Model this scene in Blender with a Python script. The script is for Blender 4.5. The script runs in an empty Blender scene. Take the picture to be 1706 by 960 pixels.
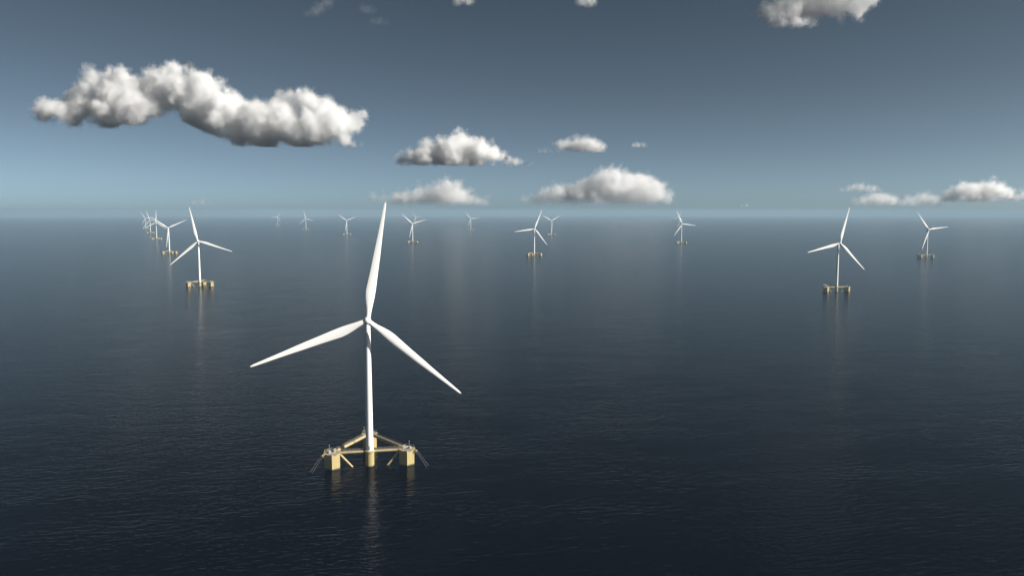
import bpy, bmesh, math, random
from mathutils import Vector, Matrix
R = math.radians
scene = bpy.context.scene
COL = scene.collection
EARTH = 6.371e6
EYE = 140.0                 # camera height above the sea
FPX, CX, CY = 1300.0, 853.0, 480.0   # focal length and centre in photo pixels (1706 x 960)
PITCH = R(5.647)

def drop(x, y):
    return -(x * x + y * y) / (2 * EARTH)

# ------------------------------------------------------------------ helpers
def link(name, bm, mat=None, parent=None, smooth=True):
    me = bpy.data.meshes.new(name)
    bmesh.ops.recalc_face_normals(bm, faces=bm.faces)
    bm.to_mesh(me); bm.free()
    if smooth:
        for p in me.polygons: p.use_smooth = True
        try: me.set_sharp_from_angle(angle=R(32))
        except Exception: pass
    o = bpy.data.objects.new(name, me)
    if mat: me.materials.append(mat)
    COL.objects.link(o)
    if parent: o.parent = parent
    return o

def lathe(bm, prof, seg=40, M=None, cap=True):
    """prof: list of (radius, z) turned about z"""
    M = M or Matrix()
    rings = []
    for r, z in prof:
        rings.append([bm.verts.new(M @ Vector((r * math.cos(2*math.pi*k/seg), r * math.sin(2*math.pi*k/seg), z))) for k in range(seg)])
    for a, b in zip(rings, rings[1:]):
        for k in range(seg):
            bm.faces.new((a[k], a[(k+1) % seg], b[(k+1) % seg], b[k]))
    if cap:
        bm.faces.new(rings[0]); bm.faces.new(rings[-1])

def tube(bm, a, b, r, seg=20, r2=None):
    a, b = Vector(a), Vector(b)
    d = b - a
    M = Matrix.Translation(a) @ d.to_track_quat('Z', 'Y').to_matrix().to_4x4()
    lathe(bm, [(r, 0), (r2 if r2 is not None else r, d.length)], seg, M)

def box(bm, c, s, M=None, bev=0.0):
    M = M or Matrix()
    r = bmesh.ops.create_cube(bm, size=1.0, matrix=M @ Matrix.Translation(c) @ Matrix.Diagonal((s[0], s[1], s[2], 1)))
    if bev:
        es = list({e for v in r['verts'] for e in v.link_edges})
        bmesh.ops.bevel(bm, geom=es, offset=bev, segments=3, profile=0.5, affect='EDGES')

# ------------------------------------------------------------------ materials
def new_mat(name):
    m = bpy.data.materials.new(name); m.use_nodes = True
    nt = m.node_tree
    return m, nt, nt.nodes, nt.links

def paint(name, col, rough=0.4, var=0.12, scale=0.35, streak=0.0, grime=None):
    m, nt, N, L = new_mat(name)
    b = N['Principled BSDF']
    tc = N.new('ShaderNodeTexCoord')
    mp = N.new('ShaderNodeMapping'); mp.inputs['Scale'].default_value = (1, 1, 0.25)
    L.new(tc.outputs['Object'], mp.inputs[0])
    n = N.new('ShaderNodeTexNoise'); n.inputs['Scale'].default_value = scale; n.inputs['Detail'].default_value = 6
    n.inputs['Roughness'].default_value = 0.65
    L.new(mp.outputs[0], n.inputs['Vector'])
    mx = N.new('ShaderNodeMix'); mx.data_type = 'RGBA'
    mr = N.new('ShaderNodeMapRange'); mr.inputs['From Min'].default_value = 0.35; mr.inputs['From Max'].default_value = 0.75
    L.new(n.outputs['Fac'], mr.inputs[0])
    L.new(mr.outputs[0], mx.inputs[0])
    mx.inputs[6].default_value = (*col, 1)
    g = grime or tuple(c * (1 - var) for c in col)
    mx.inputs[7].default_value = (*g, 1)
    L.new(mx.outputs[2], b.inputs['Base Color'])
    b.inputs['Roughness'].default_value = rough
    return m

WHITE = paint('white_gelcoat', (0.80, 0.785, 0.76), 0.38, 0.05, 0.15)
TOWERW = paint('white_tower_paint', (0.78, 0.775, 0.76), 0.40, 0.05, 0.2)
YELLOW = paint('yellow_marine_paint', (0.42, 0.345, 0.165), 0.55, 0.25, 0.5, grime=(0.33, 0.25, 0.12))
GALV = paint('galvanised_steel', (0.32, 0.32, 0.31), 0.5, 0.2, 1.0)
LIGHTGREY = paint('light_grey_plate', (0.40, 0.41, 0.42), 0.5, 0.1, 1.0)
RUST = paint('brown_grating', (0.33, 0.28, 0.21), 0.8, 0.3, 1.5)
WIRE = paint('steel_cable', (0.35, 0.36, 0.37), 0.5, 0.1, 1.0)

def column_material():
    m, nt, N, L = new_mat('yellow_column_paint')
    b = N['Principled BSDF']; b.inputs['Roughness'].default_value = 0.55
    tc = N.new('ShaderNodeTexCoord')
    n = N.new('ShaderNodeTexNoise'); n.inputs['Scale'].default_value = 0.6; n.inputs['Detail'].default_value = 6
    mp = N.new('ShaderNodeMapping'); mp.inputs['Scale'].default_value = (1, 1, 0.2)
    L.new(tc.outputs['Object'], mp.inputs[0]); L.new(mp.outputs[0], n.inputs['Vector'])
    sep = N.new('ShaderNodeSeparateXYZ'); L.new(tc.outputs['Object'], sep.inputs[0])
    # algae and wetting at the splash line: an edge that stays on the column
    ad = N.new('ShaderNodeMath'); ad.operation = 'MULTIPLY_ADD'; ad.inputs[1].default_value = -0.9; L.new(n.outputs['Fac'], ad.inputs[0]); L.new(sep.outputs[2], ad.inputs[2])
    mr = N.new('ShaderNodeMapRange'); mr.inputs['From Min'].default_value = -0.1; mr.inputs['From Max'].default_value = 0.45
    L.new(ad.outputs[0], mr.inputs[0])
    m1 = N.new('ShaderNodeMix'); m1.data_type = 'RGBA'
    m1.inputs[6].default_value = (0.43, 0.345, 0.155, 1); m1.inputs[7].default_value = (0.36, 0.28, 0.125, 1)
    r2 = N.new('ShaderNodeMapRange'); r2.inputs['From Min'].default_value = 0.4; r2.inputs['From Max'].default_value = 0.75
    L.new(n.outputs['Fac'], r2.inputs[0]); L.new(r2.outputs[0], m1.inputs[0])
    m2 = N.new('ShaderNodeMix'); m2.data_type = 'RGBA'
    m2.inputs[6].default_value = (0.10, 0.10, 0.05, 1)
    L.new(mr.outputs[0], m2.inputs[0]); L.new(m1.outputs[2], m2.inputs[7])
    L.new(m2.outputs[2], b.inputs['Base Color'])
    return m
COLUMN = column_material()

# ------------------------------------------------------------------ sea
def wave_group():
    g = bpy.data.node_groups.new('wave_height', 'ShaderNodeTree')
    g.interface.new_socket('Vector', in_out='INPUT', socket_type='NodeSocketVector')
    g.interface.new_socket('Height', in_out='OUTPUT', socket_type='NodeSocketFloat')
    N, L = g.nodes, g.links
    gi = N.new('NodeGroupInput'); go = N.new('NodeGroupOutput')
    acc = None
    # (size x, size y, rotation, amplitude m, detail)
    for sx, sy, rot, amp, det in WAVES:
        mp = N.new('ShaderNodeMapping'); mp.vector_type = 'TEXTURE'
        mp.inputs['Rotation'].default_value = (0, 0, R(rot)); mp.inputs['Scale'].default_value = (sx, sy, 1)
        L.new(gi.outputs[0], mp.inputs[0])
        n = N.new('ShaderNodeTexNoise'); n.inputs['Scale'].default_value = 1.0; n.inputs['Detail'].default_value = det
        n.inputs['Roughness'].default_value = 0.5; n.inputs['Distortion'].default_value = 0.25
        L.new(mp.outputs[0], n.inputs['Vector'])
        ml = N.new('ShaderNodeMath'); ml.operation = 'MULTIPLY_ADD'; ml.inputs[1].default_value = amp * WAVEK
        L.new(n.outputs['Fac'], ml.inputs[0])
        if acc is None: ml.inputs[2].default_value = 0
        else: L.new(acc, ml.inputs[2])
        acc = ml.outputs[0]
    L.new(acc, go.inputs[0])
    return g

WAVEK = 0.68
WAVES = [(30, 12, 6, 0.45, 1), (8, 2.8, 14, 0.55, 1), (4.0, 1.4, -6, 0.34, 2)]

def sea_material():
    m, nt, N, L = new_mat('sea_water')
    b = N['Principled BSDF']
    b.inputs['Base Color'].default_value = (0.0002, 0.0009, 0.0042, 1)
    b.inputs['Specular IOR Level'].default_value = 0.055
    b.inputs['Roughness'].default_value = 0.17
    b.inputs['IOR'].default_value = 1.333
    geo = N.new('ShaderNodeNewGeometry')
    g = wave_group()
    hs = []
    d = 0.25
    for off in ((0, 0, 0), (d, 0, 0), (0, d, 0)):
        ad = N.new('ShaderNodeVectorMath'); ad.operation = 'ADD'; ad.inputs[1].default_value = off
        L.new(geo.outputs['Position'], ad.inputs[0])
        # the sea's own plane coordinates: height of the curved earth left out
        fl = N.new('ShaderNodeVectorMath'); fl.operation = 'MULTIPLY'; fl.inputs[1].default_value = (1, 1, 0)
        L.new(ad.outputs[0], fl.inputs[0])
        gr = N.new('ShaderNodeGroup'); gr.node_tree = g
        L.new(fl.outputs[0], gr.inputs[0]); hs.append(gr.outputs[0])
    # wind patches: calmer and rougher streaks hundreds of metres long
    mp = N.new('ShaderNodeMapping'); mp.vector_type = 'TEXTURE'; mp.inputs['Scale'].default_value = (420, 150, 1); mp.inputs['Rotation'].default_value = (0, 0, R(8))
    L.new(geo.outputs['Position'], mp.inputs[0])
    pn = N.new('ShaderNodeTexNoise'); pn.noise_dimensions = '2D'; pn.inputs['Detail'].default_value = 4
    L.new(mp.outputs[0], pn.inputs['Vector'])
    pr = N.new('ShaderNodeMapRange'); pr.inputs['From Min'].default_value = 0.3; pr.inputs['From Max'].default_value = 0.7
    pr.inputs['To Min'].default_value = 0.5; pr.inputs['To Max'].default_value = 1.35
    L.new(pn.outputs['Fac'], pr.inputs[0])
    sl = []
    for k in (1, 2):
        s = N.new('ShaderNodeMath'); s.operation = 'SUBTRACT'; L.new(hs[0], s.inputs[0]); L.new(hs[k], s.inputs[1])
        q = N.new('ShaderNodeMath'); q.operation = 'DIVIDE'; L.new(s.outputs[0], q.inputs[0]); q.inputs[1].default_value = d
        w = N.new('ShaderNodeMath'); w.operation = 'MULTIPLY'; L.new(q.outputs[0], w.inputs[0]); L.new(pr.outputs[0], w.inputs[1])
        sl.append(w.outputs[0])
    cb = N.new('ShaderNodeCombineXYZ'); L.new(sl[0], cb.inputs[0]); L.new(sl[1], cb.inputs[1])
    ad = N.new('ShaderNodeVectorMath'); ad.operation = 'ADD'
    L.new(geo.outputs['True Normal'], ad.inputs[0]); L.new(cb.outputs[0], ad.inputs[1])
    nm = N.new('ShaderNodeVectorMath'); nm.operation = 'NORMALIZE'; L.new(ad.outputs[0], nm.inputs[0])
    L.new(nm.outputs[0], b.inputs['Normal'])
    return m

bm = bmesh.new()
rad = [0.0] + [25 * (48000 / 25) ** (k / 150) for k in range(151)]
SEG = 240
prev = None
c0 = bm.verts.new((0, 0, 0))
for r in rad[1:]:
    ring = [bm.verts.new((r * math.cos(2*math.pi*k/SEG), r * math.sin(2*math.pi*k/SEG), -r*r/(2*EARTH))) for k in range(SEG)]
    for k in range(SEG):
        if prev is None: bm.faces.new((c0, ring[k], ring[(k+1) % SEG]))
        else: bm.faces.new((prev[k], ring[k], ring[(k+1) % SEG], prev[(k+1) % SEG]))
    prev = ring
sea = link('sea', bm, sea_material())
sea['kind'] = 'structure'; sea['label'] = 'dark rippled open sea reaching the hazy horizon'

# ------------------------------------------------------------------ haze
def volume_mat(name, density, color, aniso=0.0):
    m, nt, N, L = new_mat(name)
    N.remove(N['Principled BSDF'])
    v = N.new('ShaderNodeVolumePrincipled')
    v.inputs['Color'].default_value = (*color, 1)
    v.inputs['Density'].default_value = density
    v.inputs['Anisotropy'].default_value = aniso
    L.new(v.outputs[0], N['Material Output'].inputs['Volume'])
    return m
HAZE = 0.84e-4
HAZEC = (0.345, 0.485, 0.605)
HTOP, HBOT, HSIDE = 170.0, -184.0, 52000.0
bm = bmesh.new()
box(bm, (0, 0, (HTOP + HBOT) / 2), (2 * HSIDE, 2 * HSIDE, HTOP - HBOT))
haze = link('haze', bm, volume_mat('sea_haze', HAZE, HAZEC, 0.0), smooth=False)
haze['kind'] = 'stuff'; haze['label'] = 'thin pale sea haze that whitens far water and turbines'

# ------------------------------------------------------------------ floating wind turbine
SPAN = 20.15               # half the distance between the two front columns
REAR = 34.0                # depth of the rear column behind the tower
DECK = 8.4
COLR = 4.67                # circumradius of a hexagonal column
ROTOR = 64.4
OVERHANG = 5.0
TILT = R(5)

def hexcol(bm, x, y, r, z0, z1):
    vs = [[bm.verts.new((x + r * math.sin(math.pi + k * math.pi / 3), y + r * math.cos(math.pi + k * math.pi / 3), z)) for k in range(6)] for z in (z0, z1)]
    for k in range(6): bm.faces.new((vs[0][k], vs[0][(k+1) % 6], vs[1][(k+1) % 6], vs[1][k]))
    bm.faces.new(vs[0]); bm.faces.new(vs[1])

def hexpt(r, k, z):
    return Vector((r * math.sin(math.pi + k * math.pi / 3), r * math.cos(math.pi + k * math.pi / 3), z))

def blade_bm():
    bm = bmesh.new()
    #   r     lead   trail  thick  twist
    st = [(0.5, 1.4, 1.4, 2.70, 10), (3.6, 1.42, 1.44, 2.65, 10), (6.0, 1.5, 1.75, 2.5, 10), (9.0, 1.72, 2.4, 2.15, 9), (12.5, 1.95, 2.95, 1.75, 8),
          (16.0, 2.02, 3.15, 1.45, 7), (20.0, 1.95, 2.85, 1.2, 6), (27.0, 1.75, 2.35, 0.95, 4.5), (35.0, 1.6, 1.95, 0.72, 3), (44.0, 1.25, 1.4, 0.52, 2),
          (53.0, 0.95, 0.95, 0.36, 1), (59.0, 0.78, 0.66, 0.26, 0.5), (62.3, 0.66, 0.48, 0.2, 0), (63.6, 0.46, 0.28, 0.14, 0), (64.25, 0.2, 0.05, 0.07, 0)]
    n = 24
    rings = []
    for r, le, te, th, tw in st:
        ch = le + te
        roundness = max(0.0, min(1.0, 1 - (r - 3.6) / 9))
        ring = []
        for k in range(n):
            a = 2 * math.pi * k / n
            # x towards the leading edge (clockwise), y depth
            ex = math.cos(a); u = (ex + 1) / 2                # u=1 lead, 0 trail
            x = -te + ch * u
            yc = math.sin(a) * th / 2
            taper = roundness + (1 - roundness) * (0.25 + 0.75 * u ** 0.6) * (1.12)
            y = yc * min(1.0, taper)
            t = R(tw)
            X = x * math.cos(t) - y * math.sin(t); Y = x * math.sin(t) + y * math.cos(t)
            pre = -1.6 * (r / 64.4) ** 2                       # blade bends slightly upwind
            ring.append(bm.verts.new((X, Y + pre, r)))
        rings.append(ring)
    for a, b in zip(rings, rings[1:]):
        for k in range(n): bm.faces.new((a[k], a[(k+1) % n], b[(k+1) % n], b[k]))
    bm.faces.new(rings[0]); bm.faces.new(rings[-1])
    return bm

def tag(o, label, cat, group=None):
    o['label'] = label; o['category'] = cat
    if group: o['group'] = group

def make_turbine(hub_h):
    root = bpy.data.objects.new('floating_wind_turbine', None); COL.objects.link(root)
    root.empty_display_size = 5
    # tower
    bm = bmesh.new()
    zt = hub_h - 1.9
    prof = [(2.06, DECK + 0.55)]
    for k in range(1, 5):
        z = DECK + 0.55 + (zt - DECK - 0.55) * k / 4
        r = 2.06 + (1.52 - 2.06) * k / 4
        if k < 4: prof += [(r, z - 0.12), (r + 0.035, z - 0.11), (r + 0.035, z + 0.11), (r, z + 0.12)]
        else: prof += [(r, z)]
    lathe(bm, prof, 48)
    tower = link('tower', bm, TOWERW, root)
    bm = bmesh.new()
    box(bm, (0, -2.03, DECK + 2.2), (0.95, 0.14, 2.1), bev=0.04)
    link('door', bm, LIGHTGREY, tower)
    # tower column and collar
    bm = bmesh.new(); lathe(bm, [(2.4, -9), (2.4, DECK - 0.6)], 48)
    link('tower_column', bm, COLUMN, root)
    bm = bmesh.new(); lathe(bm, [(2.42, DECK - 0.6), (2.85, DECK - 0.45), (2.85, DECK + 0.35), (2.3, DECK + 0.55)], 48)
    link('collar', bm, YELLOW, root)
    # nacelle
    bm = bmesh.new()
    M = Matrix.Translation((0, 0, hub_h)) @ Matrix.Rotation(-TILT, 4, 'X')
    secs = [(-2.7, 1.25, 1.3, 0), (-2.2, 1.5, 1.6, 0), (0.0, 1.6, 1.75, 0.0), (4.2, 1.55, 1.7, 0.05), (6.0, 1.35, 1.45, 0.1), (6.5, 1.0, 1.1, 0.1)]
    rings = []
    for y, w, h, zc in secs:
        ring = []
        for k in range(28):
            a = 2 * math.pi * k / 28
            c, s = math.cos(a), math.sin(a)
            e = 0.55
            ring.append(bm.verts.new(M @ Vector((w * math.copysign(abs(c) ** e, c), y, zc + h * math.copysign(abs(s) ** e, s)))))
        rings.append(ring)
    for a, b in zip(rings, rings[1:]):
        for k in range(28): bm.faces.new((a[k], a[(k+1) % 28], b[(k+1) % 28], b[k]))
    bm.faces.new(rings[0]); bm.faces.new(rings[-1])
    nac = link('nacelle', bm, WHITE, root)
    bm = bmesh.new()
    tube(bm, M @ Vector((0.5, 5.0, 1.6)), M @ Vector((0.5, 5.0, 3.0)), 0.06, 8)
    tube(bm, M @ Vector((0.2, 5.0, 2.9)), M @ Vector((0.8, 5.0, 2.9)), 0.05, 8)
    link('wind_vane', bm, GALV, nac)
    # hub with three blades; turned about its own axis
    hub_e = Matrix.Translation((0, -OVERHANG, hub_h + OVERHANG * math.tan(TILT))) @ Matrix.Rotation(-TILT, 4, 'X')
    bm = bmesh.new()
    Mh = Matrix.Rotation(R(90), 4, 'X')          # lathe z -> -y (upwind)
    lathe(bm, [(1.3, -1.75), (1.75, -1.55), (2.0, -0.8), (2.05, 0.2), (1.9, 1.0), (1.5, 1.65), (0.9, 2.05), (0.2, 2.2)], 36, Mh)
    hub = link('hub', bm, WHITE, root)
    hub.matrix_local = hub_e
    bb = None
    for k in range(3):
        if bb is None:
            o = link('blade', blade_bm(), WHITE, hub); bb = o
        else:
            o = bb.copy(); COL.objects.link(o); o.parent = hub
        o.rotation_euler = (0, k * 2 * math.pi / 3, 0)
    # beams
    cols = {'l': Vector((-SPAN, 0, 0)), 'r': Vector((SPAN, 0, 0)), 'b': Vector((0, REAR, 0))}
    zb = DECK - 0.25
    def beam(a, b, ra, rb, r):
        d = (b - a).normalized()
        bm = bmesh.new()
        p, q = a + d * ra + Vector((0, 0, zb)), b - d * rb + Vector((0, 0, zb))
        tube(bm, p, q, r, 24)
        tube(bm, p, p + d * 0.5, r + 0.16, 24); tube(bm, q - d * 0.5, q, r + 0.16, 24)
        o = link('beam', bm, YELLOW, root)
        # walkway with hand rails on top of the beam
        bm = bmesh.new()
        s = d.cross(Vector((0, 0, 1)))
        up = Vector((0, 0, 1))
        M = Matrix((( *s, ), ( *d, ), ( *up, ))).transposed().to_4x4()
        L_ = (q - p).length - 1.4
        box(bm, (0, 0, r + 0.1), (1.0, L_, 0.1), Matrix.Translation((p + q) / 2) @ M)
        n = int(L_ / 2.2)
        for sd in (-0.5, 0.5):
            for i in range(n + 1):
                c = p + d * (0.8 + (L_ - 0.2) * i / n) + s * sd + up * (r + 0.1)
                tube(bm, c, c + up * 1.05, 0.035, 6)
            for hz in (0.55, 1.05):
                tube(bm, p + d * 0.8 + s * sd + up * (r + 0.1 + hz), q - d * 0.8 + s * sd + up * (r + 0.1 + hz), 0.03, 6)
        link('walkway', bm, RUST, o)
    beam(cols['l'], Vector((0, 0, 0)), 3.4, 2.6, 0.72)
    beam(Vector((0, 0, 0)), cols['r'], 2.6, 3.4, 0.72)
    beam(cols['l'], cols['b'], 3.3, 3.3, 0.80)
    beam(cols['r'], cols['b'], 3.3, 3.3, 0.80)
    # braces running down under the water to the foot of the tower column
    for s in (-1, 1):
        bm = bmesh.new()
        a = Vector((s * (SPAN - 3.7), 0, 7.9)); b = Vector((s * 2.0, 0, -9.0))
        tube(bm, a, b, 0.58, 20)
        link('brace', bm, YELLOW, root)
    # hexagonal columns with deck gear
    for key, c in cols.items():
        bm = bmesh.new(); hexcol(bm, 0, 0, COLR, -8, DECK)
        o = link('column', bm, COLUMN, root, smooth=False); o.location = c
        bm = bmesh.new()
        vs = bmesh.ops.create_circle(bm, cap_ends=True, segments=6, radius=COLR + 0.28, matrix=Matrix.Translation((0, 0, DECK + 0.004)) @ Matrix.Rotation(R(30), 4, 'Z'))
        ext = bmesh.ops.extrude_face_region(bm, geom=bm.faces[:])
        for v in [g for g in ext['geom'] if isinstance(g, bmesh.types.BMVert)]: v.co.z += 0.14
        link('deck', bm, RUST, o, smooth=False)
        bm = bmesh.new()
        z0 = DECK + 0.144
        for k in range(6):
            p, q = hexpt(COLR + 0.1, k, z0), hexpt(COLR + 0.1, k + 1, z0)
            for t in (0, 1/3, 2/3):
                m_ = p.lerp(q, t); tube(bm, m_, m_ + Vector((0, 0, 1.15)), 0.05, 6)
            for hz in (0.6, 1.15): tube(bm, p + Vector((0, 0, hz)), q + Vector((0, 0, hz)), 0.042, 6)
        link('railing', bm, YELLOW, o)
        out = Vector((c.x, c.y - REAR / 3, 0)).normalized()
        sd = Vector((-out.y, out.x, 0))
        # navigation light mast
        bm = bmesh.new()
        mp_ = -sd * 2.2 * (1 if key == 'l' else -1) + out * 0.5 + Vector((0, 0, z0))
        if key == 'b': mp_ = Vector((-3.2, 1.0, z0))
        tube(bm, mp_, mp_ + Vector((0, 0, 3.4)), 0.08, 10, 0.06)
        lathe(bm, [(0.15, 0), (0.19, 0.1), (0.19, 0.4), (0.08, 0.5)], 14, Matrix.Translation(mp_ + Vector((0, 0, 3.4))))
        link('light_mast', bm, LIGHTGREY, o)
        # winch and control cabinet
        bm = bmesh.new()
        w = out * 1.9 + Vector((0, 0, z0))
        tube(bm, w - sd * 1.0 + Vector((0, 0, 0.75)), w + sd * 1.0 + Vector((0, 0, 0.75)), 0.55, 18)
        for e in (-1.05, 1.05): tube(bm, w + sd * (e - 0.06) + Vector((0, 0, 0.75)), w + sd * (e + 0.06) + Vector((0, 0, 0.75)), 0.78, 18)
        box(bm, w + Vector((0, 0, 0.2)), (2.2, 1.4, 0.4), bev=0.03)
        link('winch', bm, GALV, o)
        bm = bmesh.new()
        box(bm, Vector((1.3 if key == 'l' else -1.3, 0.9, z0 + 0.9)), (1.2, 0.8, 1.8), bev=0.06)
        box(bm, Vector((0.2, 1.9, z0 + 0.45)), (1.6, 0.7, 0.9), bev=0.05)
        link('cabinet', bm, LIGHTGREY, o)
        if key == 'l':
            bm = bmesh.new()
            p, q = hexpt(COLR + 0.012, 0, 0), hexpt(COLR + 0.012, 1, 0)
            # board on the left front face
            a, b2 = p.lerp(q, 0.12), p.lerp(q, 0.88)
            nrm = (hexpt(1, 0, 0) + hexpt(1, 1, 0)).normalized() * 0.05
            vv = [bm.verts.new(x + o2 + Vector((0, 0, z))) for o2 in (Vector(), nrm) for x, z in ((a, DECK - 2.1), (b2, DECK - 2.1), (b2, DECK - 0.75), (a, DECK - 0.75))]
            for f in ((0, 1, 2, 3), (4, 5, 6, 7), (0, 1, 5, 4), (1, 2, 6, 5), (2, 3, 7, 6), (3, 0, 4, 7)): bm.faces.new([vv[i] for i in f])
            link('name_board', bm, LIGHTGREY, o, smooth=False)
        # fairlead arm reaching out over the water
        bm = bmesh.new()
        for e in (-0.55, 0.55):
            tube(bm, out * (COLR - 1.4) + sd * e + Vector((0, 0, z0 + 0.3)), out * (COLR + 1.3) + sd * e + Vector((0, 0, DECK - 0.5)), 0.16, 10)
            tube(bm, out * (COLR - 0.6) + sd * e + Vector((0, 0, DECK - 2.6)), out * (COLR + 1.3) + sd * e + Vector((0, 0, DECK - 0.5)), 0.13, 10)
        tube(bm, out * (COLR + 1.3) - sd * 0.9 + Vector((0, 0, DECK - 0.5)), out * (COLR + 1.3) + sd * 0.9 + Vector((0, 0, DECK - 0.5)), 0.26, 14)
        link('fairlead_arm', bm, YELLOW, o)
        # pair of mooring cables running down into the sea
        for e in (-0.75, 0.75):
            bm = bmesh.new()
            a = c + out * (COLR + 1.3) + sd * e + Vector((0, 0, DECK - 0.5))
            b = c + out * (COLR + 9.6) + sd * e * 1.9 + Vector((0, 0, -2.0))
            tube(bm, a, b, 0.035, 8)
            link('mooring_line', bm, WIRE, root)
    return root

FINE = {'door', 'wind_vane', 'walkway', 'railing', 'winch', 'cabinet', 'name_board', 'fairlead_arm', 'light_mast', 'deck'}
def base(n): return n.split('.')[0]
def copy_tree(o, parent=None, skip=()):
    c = o.copy(); COL.objects.link(c); c.parent = parent
    if parent is not None: c.matrix_parent_inverse = o.matrix_parent_inverse.copy()
    for ch in list(o.children):
        if base(ch.name) not in skip: copy_tree(ch, c, skip)
    return c

def pose(root, x, y, yaw, th):
    root.location = (x, y, drop(x, y)); root.rotation_euler = (0, 0, R(yaw))
    hub = [c for c in root.children if base(c.name) == 'hub'][0]
    h = hub.location.copy()
    hub.matrix_local = Matrix.Translation(h) @ Matrix.Rotation(-TILT, 4, 'X') @ Matrix.Rotation(R(th), 4, 'Y')

def sea_point(px, py):
    """where the line of sight through a photo pixel meets the curved sea"""
    a, b = (px - CX) / FPX, (CY - py) / FPX
    c, s = math.cos(PITCH), math.sin(PITCH)
    d = Vector((a, c + b * s, -s + b * c))
    t = EYE / -d.z
    for _ in range(40):
        t = (EYE - drop(d.x * t, d.y * t)) / -d.z
    return d.x * t, d.y * t

GROUP = 'floating wind turbines spread over the sea'
main = make_turbine(81.1)
pose(main, -78.3, 418.5, 10.4, 9.5)
tag(main, 'nearest and largest white wind turbine on a yellow three-column float', 'wind turbine', GROUP)
proto = make_turbine(84.4)
#  x, y, rotor angle, fine?, label
FAR = [
 ((-579.9, 1443.6), -12.1, 2, 'left midground white turbine, second largest of all, alone in front of the far left row'),
 ((-1125.2, 2562.5), -55.0, 1, 'white turbine directly left of the second largest, blades in a Y, one pointing down'),
 ((-1764.1, 3879.7), 3.0, 1, 'left row turbine whose upper blade points straight up, next behind the downward-bladed one'),
 ((250.9, 388.9), -19.5, 1, 'pale turbine between the left row\'s upright-bladed one and its farthest'),
 ((243.0, 381.6), -33.0, 0, 'faintest and farthest turbine at the left end of the left row'),
 ((462.6, 376.2), 32.0, 0, 'very faint turbine with a level left blade, between the left row and the nearest turbine'),
 ((509.8, 382.4), -13.0, 0, 'faint turbine right of the faintest level-bladed one and left of a clear Y-shaped one'),
 ((578.0, 391.4), -52.7, 1, 'small white Y-shaped turbine just left of the nearest turbine\'s upper blade'),
 ((687.5, 404.6), -46.8, 1, 'white Y-shaped turbine just right of the nearest turbine\'s upper blade, a faint one behind it'),
 ((692.6, 376.0), -33.0, 0, 'very faint turbine half hidden behind the Y-shaped one right of the nearest turbine'),
 ((784.4, 383.6), -37.0, 0, 'small pale turbine midway between the Y-shaped one and the pair near the middle'),
 ((69.6, 2443.3), 22.2, 1, 'larger front turbine of the pair near the middle, one blade almost level to the left'),
 ((918.8, 391.8), -60.2, 1, 'smaller rear turbine of the pair near the middle, one blade hanging straight down'),
 ((1135.0, 405.8), -23.5, 1, 'turbine alone right of the middle, one blade almost level to the right'),
 ((1131.0, 376.4), 15.0, 0, 'barely visible turbine right behind the lone one right of the middle'),
 ((564.3, 1349.9), 15.9, 2, 'large white turbine at right, the bigger and nearer of the two right ones'),
 ((1252.0, 2355.4), -37.2, 2, 'rightmost white turbine, smaller, beyond the large right one'),
]
for i, (p, th, fine, lab) in enumerate(FAR):
    x, y = p
    if y < 1000 and x > 0: x, y = sea_point(*p)
    skip = set() if fine == 2 else ({'door', 'wind_vane', 'railing', 'winch', 'cabinet', 'name_board', 'mooring_line', 'walkway', 'fairlead_arm'} if fine == 1 else FINE | {'mooring_line', 'brace', 'collar'})
    if i == 0: o = proto
    else: o = copy_tree(proto, None, skip)
    pose(o, x, y, 10.0, th)
    tag(o, lab, 'wind turbine', GROUP)

# ------------------------------------------------------------------ clouds
def cloud_point(px, py, dist):
    a, b = (px - CX) / FPX, (CY - py) / FPX
    c, s = math.cos(PITCH), math.sin(PITCH)
    d = Vector((a, c + b * s, -s + b * c))
    return Vector((0, 0, EYE)) + d * dist

def make_tex(name, size, hard):
    t = bpy.data.textures.new(name, 'CLOUDS'); t.noise_scale = size; t.noise_depth = 2
    if hard: t.noise_type = 'HARD_NOISE'
    return t

_ico = {}
def ico(sub):
    if sub not in _ico:
        b = bmesh.new(); bmesh.ops.create_icosphere(b, subdivisions=sub, radius=1)
        b.verts.ensure_lookup_table()
        _ico[sub] = ([v.co.copy() for v in b.verts], [[v.index for v in f.verts] for f in b.faces]); b.free()
    return _ico[sub]

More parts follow.
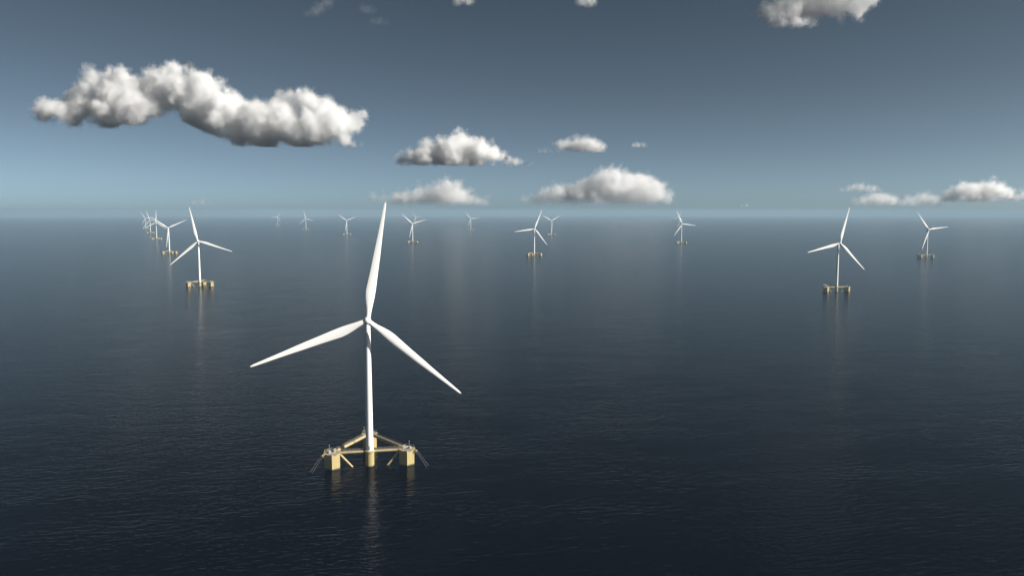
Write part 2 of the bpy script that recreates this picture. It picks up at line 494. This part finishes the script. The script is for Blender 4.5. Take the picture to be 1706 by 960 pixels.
CLOUDG, CLOUDC = 0.3, (0.957, 0.957, 0.959)
def cloud_mat(name, density, u, color, g, lo, hi, zb=0.0, fade=0.0):
    """vapour whose density breaks up into curls a few pixels wide"""
    m, nt, N, L = new_mat(name)
    N.remove(N['Principled BSDF'])
    v = N.new('ShaderNodeVolumePrincipled')
    v.inputs['Color'].default_value = (*color, 1)
    v.inputs['Anisotropy'].default_value = g
    tc = N.new('ShaderNodeTexCoord')
    n = N.new('ShaderNodeTexNoise'); n.inputs['Scale'].default_value = 1 / (14 * u); n.inputs['Detail'].default_value = 3
    n.inputs['Roughness'].default_value = 0.6; n.inputs['Distortion'].default_value = 0.5
    L.new(tc.outputs['Object'], n.inputs['Vector'])
    mr = N.new('ShaderNodeMapRange'); mr.inputs['From Min'].default_value = 0.40; mr.inputs['From Max'].default_value = 0.62
    mr.inputs['To Min'].default_value = density * lo; mr.inputs['To Max'].default_value = density * hi
    L.new(n.outputs['Fac'], mr.inputs[0]); dens = mr.outputs[0]
    if fade:                                         # density thinned towards the underside, imitating haze over the cloud base
        sp = N.new('ShaderNodeSeparateXYZ'); L.new(tc.outputs['Object'], sp.inputs[0])
        mz = N.new('ShaderNodeMapRange'); mz.interpolation_type = 'SMOOTHSTEP'
        mz.inputs['From Min'].default_value = zb; mz.inputs['From Max'].default_value = zb + fade * u
        mz.inputs['To Min'].default_value = 0.04; mz.inputs['To Max'].default_value = 1.0
        L.new(sp.outputs[2], mz.inputs[0])
        mm = N.new('ShaderNodeMath'); mm.operation = 'MULTIPLY'; L.new(dens, mm.inputs[0]); L.new(mz.outputs[0], mm.inputs[1]); dens = mm.outputs[0]
    L.new(dens, v.inputs['Density'])
    L.new(v.outputs[0], N['Material Output'].inputs['Volume'])
    m.cycles.volume_step_rate = STEP
    return m
STEP = 0.2
MFPK = 0.95
#          grow px, density share, noise range, displacement gain
SHELLS = ((2.4, 0.15, 0.05, 1.7, 1.2), (-0.8, 0.34, 0.2, 1.6, 1.0), (-4.0, 0.8, 0.6, 1.3, 0.9))
def make_cloud(puffs, dist, mfp, label, seed, group='cumulus clouds over the sea', kids=7, color=CLOUDC, g=CLOUDG, rough=1.0, flat=0.22, shells=3, fade=0.0):
    """puffs: (px, py, radius px, base py). mfp: mean free path in photo pixels in the cloud's heart."""
    u = dist / FPX                                   # metres per photo pixel there
    cen = cloud_point(sum(p[0] for p in puffs) / len(puffs), sum(p[1] for p in puffs) / len(puffs), dist)
    big = max(p[2] for p in puffs)
    ks = sorted(((cloud_point(px, py, dist) - cen).x, (cloud_point(px, pb, dist) - cen).z, r * u) for px, py, r, pb in puffs)
    texs = []
    for k, (sz, st, mid, hard) in enumerate(((big, big * 0.36, 0.5, False), (min(15, big * 0.5), min(9, big * 0.30), 0.35, True), (6, min(5.5, big * 0.2), 0.35, True), (3, min(2.6, big * 0.12), 0.35, True))):
        texs.append((make_tex('billow_%d_%d' % (seed, k), sz * u, hard), st, mid))
    allv, allf, mats, slots = [], [], [], []
    sc_ = min(1.0, big / 16)
    for si, (grow, share, lo, hi, gain) in enumerate(SHELLS[:shells]):
        rng = random.Random(seed)
        verts, faces = [], []
        def ball(c, r, zb, sub):
            r += grow * sc_ * u
            if r < 1.5 * u: return
            vs, fs = ico(sub); o_ = len(verts)
            for v in vs:
                w = c + v * r
                if w.z < zb: w.z = zb + (w.z - zb) * 0.12
                verts.append(w)
            faces.extend([[i + o_ for i in f] for f in fs])
        for px, py, r, pb in puffs:
            c = cloud_point(px, py, dist) - cen
            zb = (cloud_point(px, pb, dist) - cen).z
            rr = r * u * 0.9
            dv = (c + cen - Vector((0, 0, EYE))).normalized()
            c += dv * rng.uniform(-0.7, 0.7) * rr
            ball(c, rr, zb, 3)
            for _ in range(kids):
                d = Vector((rng.gauss(0, 1), rng.gauss(0, 1), rng.gauss(0.35, 0.8))).normalized()
                r1 = rr * rng.uniform(0.32, 0.55)
                c1 = c + d * rr * rng.uniform(0.75, 0.95)
                ds = [((d + Vector((rng.gauss(0, 1), rng.gauss(0, 1), rng.gauss(0.2, 0.8))) * 0.8).normalized(), r1 * rng.uniform(0.3, 0.55)) for _ in range(3)]
                if c1.z < zb: continue
                ball(c1, r1, zb, 2)
                for d2, r2 in ds: ball(c1 + d2 * r1 * 0.9, r2, zb, 2)
        if not verts: continue
        me = bpy.data.meshes.new('shell'); me.from_pydata([tuple(v) for v in verts], [], faces); me.update()
        o = bpy.data.objects.new('shell', me); COL.objects.link(o); o.location = cen
        m = o.modifiers.new('union', 'REMESH'); m.mode = 'VOXEL'; m.voxel_size = 1.8 * u * max(0.6, sc_)
        for t, st, mid in texs:
            dm = o.modifiers.new('billow', 'DISPLACE'); dm.texture = t
            dm.texture_coords = 'GLOBAL'; dm.strength = st * u * rough * gain; dm.mid_level = mid
        dg = bpy.context.evaluated_depsgraph_get()
        grown = bpy.data.meshes.new_from_object(o.evaluated_get(dg))
        off = len(allv)
        lift = si * 1.2 * u
        for v in grown.vertices:                      # the underside settles onto the condensation level
            wsum = zsum = 0.0
            for kx, kz, kr in ks:
                w = math.exp(-((v.co.x - kx) / (0.8 * kr)) ** 2) + 1e-9
                wsum += w; zsum += w * kz
            zb = zsum / wsum + lift
            z = v.co.z
            if z < zb: z = zb + (z - zb) * flat
            allv.append((v.co.x, v.co.y, z))
        for p in grown.polygons:
            allf.append([i + off for i in p.vertices]); slots.append(len(mats))
        mats.append(cloud_mat('cloud_vapour_%d_%d' % (seed, si), share / (mfp * MFPK * u), u, color, g, lo, hi, min(k[1] for k in ks), fade))
        bpy.data.objects.remove(o); bpy.data.meshes.remove(me); bpy.data.meshes.remove(grown)
    me = bpy.data.meshes.new('cloud'); me.from_pydata(allv, [], allf); me.update()
    for m in mats: me.materials.append(m)
    me.polygons.foreach_set('material_index', slots)
    o = bpy.data.objects.new('cloud', me); COL.objects.link(o); o.location = cen
    tag(o, label, 'cloud', group)
    return o

def B(pb, *ps): return [(x, y, r, pb) for x, y, r in ps]
C1 = (B(216, (72, 186, 20), (100, 180, 25), (135, 170, 34), (160, 142, 24), (150, 132, 14), (195, 160, 40), (222, 180, 36), (180, 188, 30), (222, 145, 24), (120, 192, 20), (205, 135, 16)) +
      B(204, (243, 168, 26), (252, 150, 24), (258, 182, 18)) + B(196, (262, 130, 20), (290, 118, 22), (300, 150, 36), (335, 138, 28), (275, 158, 28), (350, 155, 24), (320, 165, 28)) +
      B(244, (330, 195, 32), (370, 182, 36), (400, 196, 38), (430, 205, 42), (470, 200, 40), (482, 164, 20), (470, 158, 11), (497, 157, 12), (512, 170, 22), (540, 185, 28), (558, 204, 32), (530, 215, 34), (495, 222, 30), (590, 200, 20), (604, 190, 12), (450, 226, 22), (350, 213, 24), (400, 222, 24)))
make_cloud(C1, 7000, 9, 'largest white cumulus, stretched across the upper left sky', 1, rough=1.15)
make_cloud(B(276, (668, 266, 10), (688, 264, 15), (706, 260, 19), (725, 255, 23), (748, 250, 25), (772, 248, 27), (798, 250, 24), (822, 257, 18), (836, 262, 12), (760, 262, 26), (735, 262, 22), (790, 262, 22), (738, 240, 14), (775, 236, 13)) + B(279, (846, 268, 9), (858, 271, 9), (870, 273, 8), (882, 276, 6)),
           10500, 7, 'mid-sized cumulus right of the largest one with a thin tail on its right', 2)
make_cloud(B(254, (934, 243, 9), (946, 242, 12), (958, 241, 14), (970, 241, 15), (982, 242, 15), (994, 245, 13), (1002, 247, 9)), 9000, 8, 'small rounded cloud above the widest low cloud', 3)
make_cloud(B(255, (900, 252, 5), (908, 251, 6), (917, 252, 6)), 9000, 30, 'faint wisp left of the small rounded cloud', 4, rough=0.7)
make_cloud(B(246, (1056, 242, 5), (1063, 241, 6), (1072, 241, 6)), 9000, 14, 'tiny cloud puff right of the small rounded cloud', 5, rough=0.7)
make_cloud(B(345, (622, 329, 8), (640, 332, 12), (660, 335, 17), (678, 334, 20), (695, 333, 22), (712, 330, 24), (728, 327, 26), (744, 325, 28), (760, 329, 25), (776, 334, 21), (792, 338, 17), (806, 342, 14), (818, 345, 9), (735, 336, 25), (700, 338, 21)), 21000, 17, 'grey low cloud near the horizon above the nearest rotor\'s right', 6, fade=17)
make_cloud(B(345, (882, 334, 12), (896, 333, 16), (912, 330, 19), (930, 327, 21), (948, 323, 22), (966, 319, 24), (985, 314, 25), (1003, 309, 26), (1022, 306, 26), (1042, 305, 26), (1062, 307, 26), (1080, 313, 25), (1096, 320, 22), (1108, 330, 16), (1060, 328, 29), (1025, 328, 29), (990, 332, 24), (955, 336, 20), (1085, 334, 20)),
           21000, 16, 'widest low cloud on the horizon right of the middle', 7, fade=20)
make_cloud(B(40, (1285, 18, 24), (1315, 15, 32), (1350, 5, 36), (1390, 0, 36), (1425, 0, 30), (1450, -12, 24), (1400, -30, 40), (1340, -30, 40)) + B(58, (1300, 36, 18), (1330, 42, 18), (1352, 44, 12)),
           2300, 24, 'grey cloud cut off by the upper right edge of the sky', 8, color=(0.86, 0.86, 0.87))  # vapour colour darkened to stand in for this cloud's dim, shaded lighting
make_cloud(B(320, (1404, 317, 5), (1414, 315, 7), (1424, 311, 8), (1434, 312, 9), (1445, 314, 8), (1455, 315, 7), (1465, 317, 5)), 14000, 16, 'thin small cloud highest of the low clouds at right', 9, rough=0.8)
make_cloud(B(343, (1428, 340, 8), (1440, 336, 11), (1452, 332, 13), (1464, 331, 14), (1476, 333, 13), (1488, 336, 11), (1500, 339, 8)), 18000, 15, 'low cloud over the large right turbine', 10, rough=0.8)
make_cloud(B(344, (1508, 339, 8), (1518, 335, 11), (1530, 332, 12), (1542, 331, 13), (1554, 334, 11), (1564, 338, 8)), 18000, 17, 'low cloud between its two neighbours above the rightmost turbine', 11, rough=0.8)
make_cloud(B(337, (1576, 331, 10), (1588, 326, 14), (1602, 320, 16), (1618, 319, 17), (1634, 319, 18), (1650, 317, 18), (1664, 319, 16), (1678, 324, 13), (1690, 330, 9), (1620, 328, 16), (1650, 328, 16)), 18000, 10, 'bright low cumulus at the far right above the horizon', 12, rough=0.9)
make_cloud(B(333, (1690, 331, 6), (1699, 328, 9), (1709, 325, 11), (1720, 324, 12)), 18000, 12, 'small cloud touching the right edge above the horizon', 13, rough=0.8)
make_cloud(B(30, (514, 22, 9), (524, 18, 12), (534, 12, 13), (543, 5, 12), (550, -2, 10)), 3500, 170, 'faint torn wisp at the top left of the middle', 14, rough=1.2)
make_cloud(B(24, (604, 12, 9), (612, 15, 11), (620, 17, 9)), 3500, 260, 'very faint wisp right of the torn one at the top', 15, rough=1.2)
make_cloud(B(42, (622, 33, 8), (632, 34, 10), (642, 36, 8)), 3500, 260, 'very faint lowest wisp of the three near the top left', 16, rough=1.2)
make_cloud(B(9, (762, 0, 10), (780, 2, 9), (770, -10, 14)), 3200, 16, 'cloud tip cut off by the top edge left of the middle', 17, rough=0.8)
make_cloud(B(11, (968, 0, 11), (985, 2, 11), (976, -12, 16)), 3200, 16, 'cloud tip cut off by the top edge right of the middle', 18, rough=0.8)
make_cloud(B(342, (324, 338, 6), (336, 336, 7), (348, 338, 5)), 16000, 22, 'small grey cloud low over the second largest turbine', 19, rough=0.5)
make_cloud(B(246, (572, 240, 6), (590, 241, 7), (602, 240, 5)), 7000, 30, 'grey shred under the right end of the largest cumulus', 20, rough=0.6)
make_cloud(B(345, (1236, 344, 4), (1244, 343, 5), (1252, 344, 4)), 21000, 20, 'tiny cloud low on the horizon right of the widest one', 21, rough=0.4)

# ------------------------------------------------------------------ light
EL, AZ = R(31), R(107)            # azimuth clockwise from +Y
sd = Vector((math.sin(AZ) * math.cos(EL), math.cos(AZ) * math.cos(EL), math.sin(EL)))
sl = bpy.data.lights.new('sun', 'SUN'); sl.energy = 5.0; sl.angle = R(0.53); sl.color = (1.0, 0.95, 0.88)
so = bpy.data.objects.new('sun', sl); COL.objects.link(so)
so.rotation_euler = (-sd).to_track_quat('-Z', 'Y').to_euler()
so.location = sd * 300

w = bpy.data.worlds.new('World'); scene.world = w; w.use_nodes = True
nt = w.node_tree; bg = nt.nodes['Background']
sky = nt.nodes.new('ShaderNodeTexSky'); sky.sky_type = 'NISHITA'; sky.sun_disc = False
sky.sun_elevation = EL; sky.sun_rotation = AZ
sky.altitude = 100; sky.air_density = 0.2; sky.dust_density = 0.65; sky.ozone_density = 0.5
# colour grade of the sky light: slightly cool, grey and contrasty like the photograph
SKYSAT, SKYGAM, SKYTINT = 0.64, 1.25, (5.5, 6.4, 5.6)
hs = nt.nodes.new('ShaderNodeHueSaturation'); hs.inputs['Saturation'].default_value = SKYSAT
sc1 = nt.nodes.new('ShaderNodeVectorMath'); sc1.operation = 'SCALE'; sc1.inputs['Scale'].default_value = 1 / 5.0
gm = nt.nodes.new('ShaderNodeGamma'); gm.inputs['Gamma'].default_value = SKYGAM
ti = nt.nodes.new('ShaderNodeVectorMath'); ti.operation = 'MULTIPLY'; ti.inputs[1].default_value = SKYTINT
nt.links.new(sky.outputs[0], hs.inputs['Color']); nt.links.new(hs.outputs[0], sc1.inputs[0])
nt.links.new(sc1.outputs[0], gm.inputs[0]); nt.links.new(gm.outputs[0], ti.inputs[0]); nt.links.new(ti.outputs[0], bg.inputs[0])
bg.inputs[1].default_value = 0.05

# ------------------------------------------------------------------ camera
cam = bpy.data.cameras.new('camera'); co = bpy.data.objects.new('camera', cam); COL.objects.link(co)
co.location = (0, 0, EYE); co.rotation_euler = (math.pi / 2 - PITCH, 0, 0)
cam.sensor_width = 36; cam.lens = 36 * FPX / 1706
cam.clip_start = 1; cam.clip_end = 200000
scene.camera = co

# ------------------------------------------------------------------ render
scene.render.engine = 'CYCLES'
cy = scene.cycles
cy.max_bounces = 16; cy.volume_bounces = 12; cy.diffuse_bounces = 3; cy.glossy_bounces = 3; cy.transparent_max_bounces = 16
cy.use_denoising = True
try: cy.denoiser = 'OPENIMAGEDENOISE'
except Exception: pass
vs = scene.view_settings
vs.view_transform = 'Standard'; vs.look = 'None'; vs.exposure = 0.85; vs.gamma = 1.0
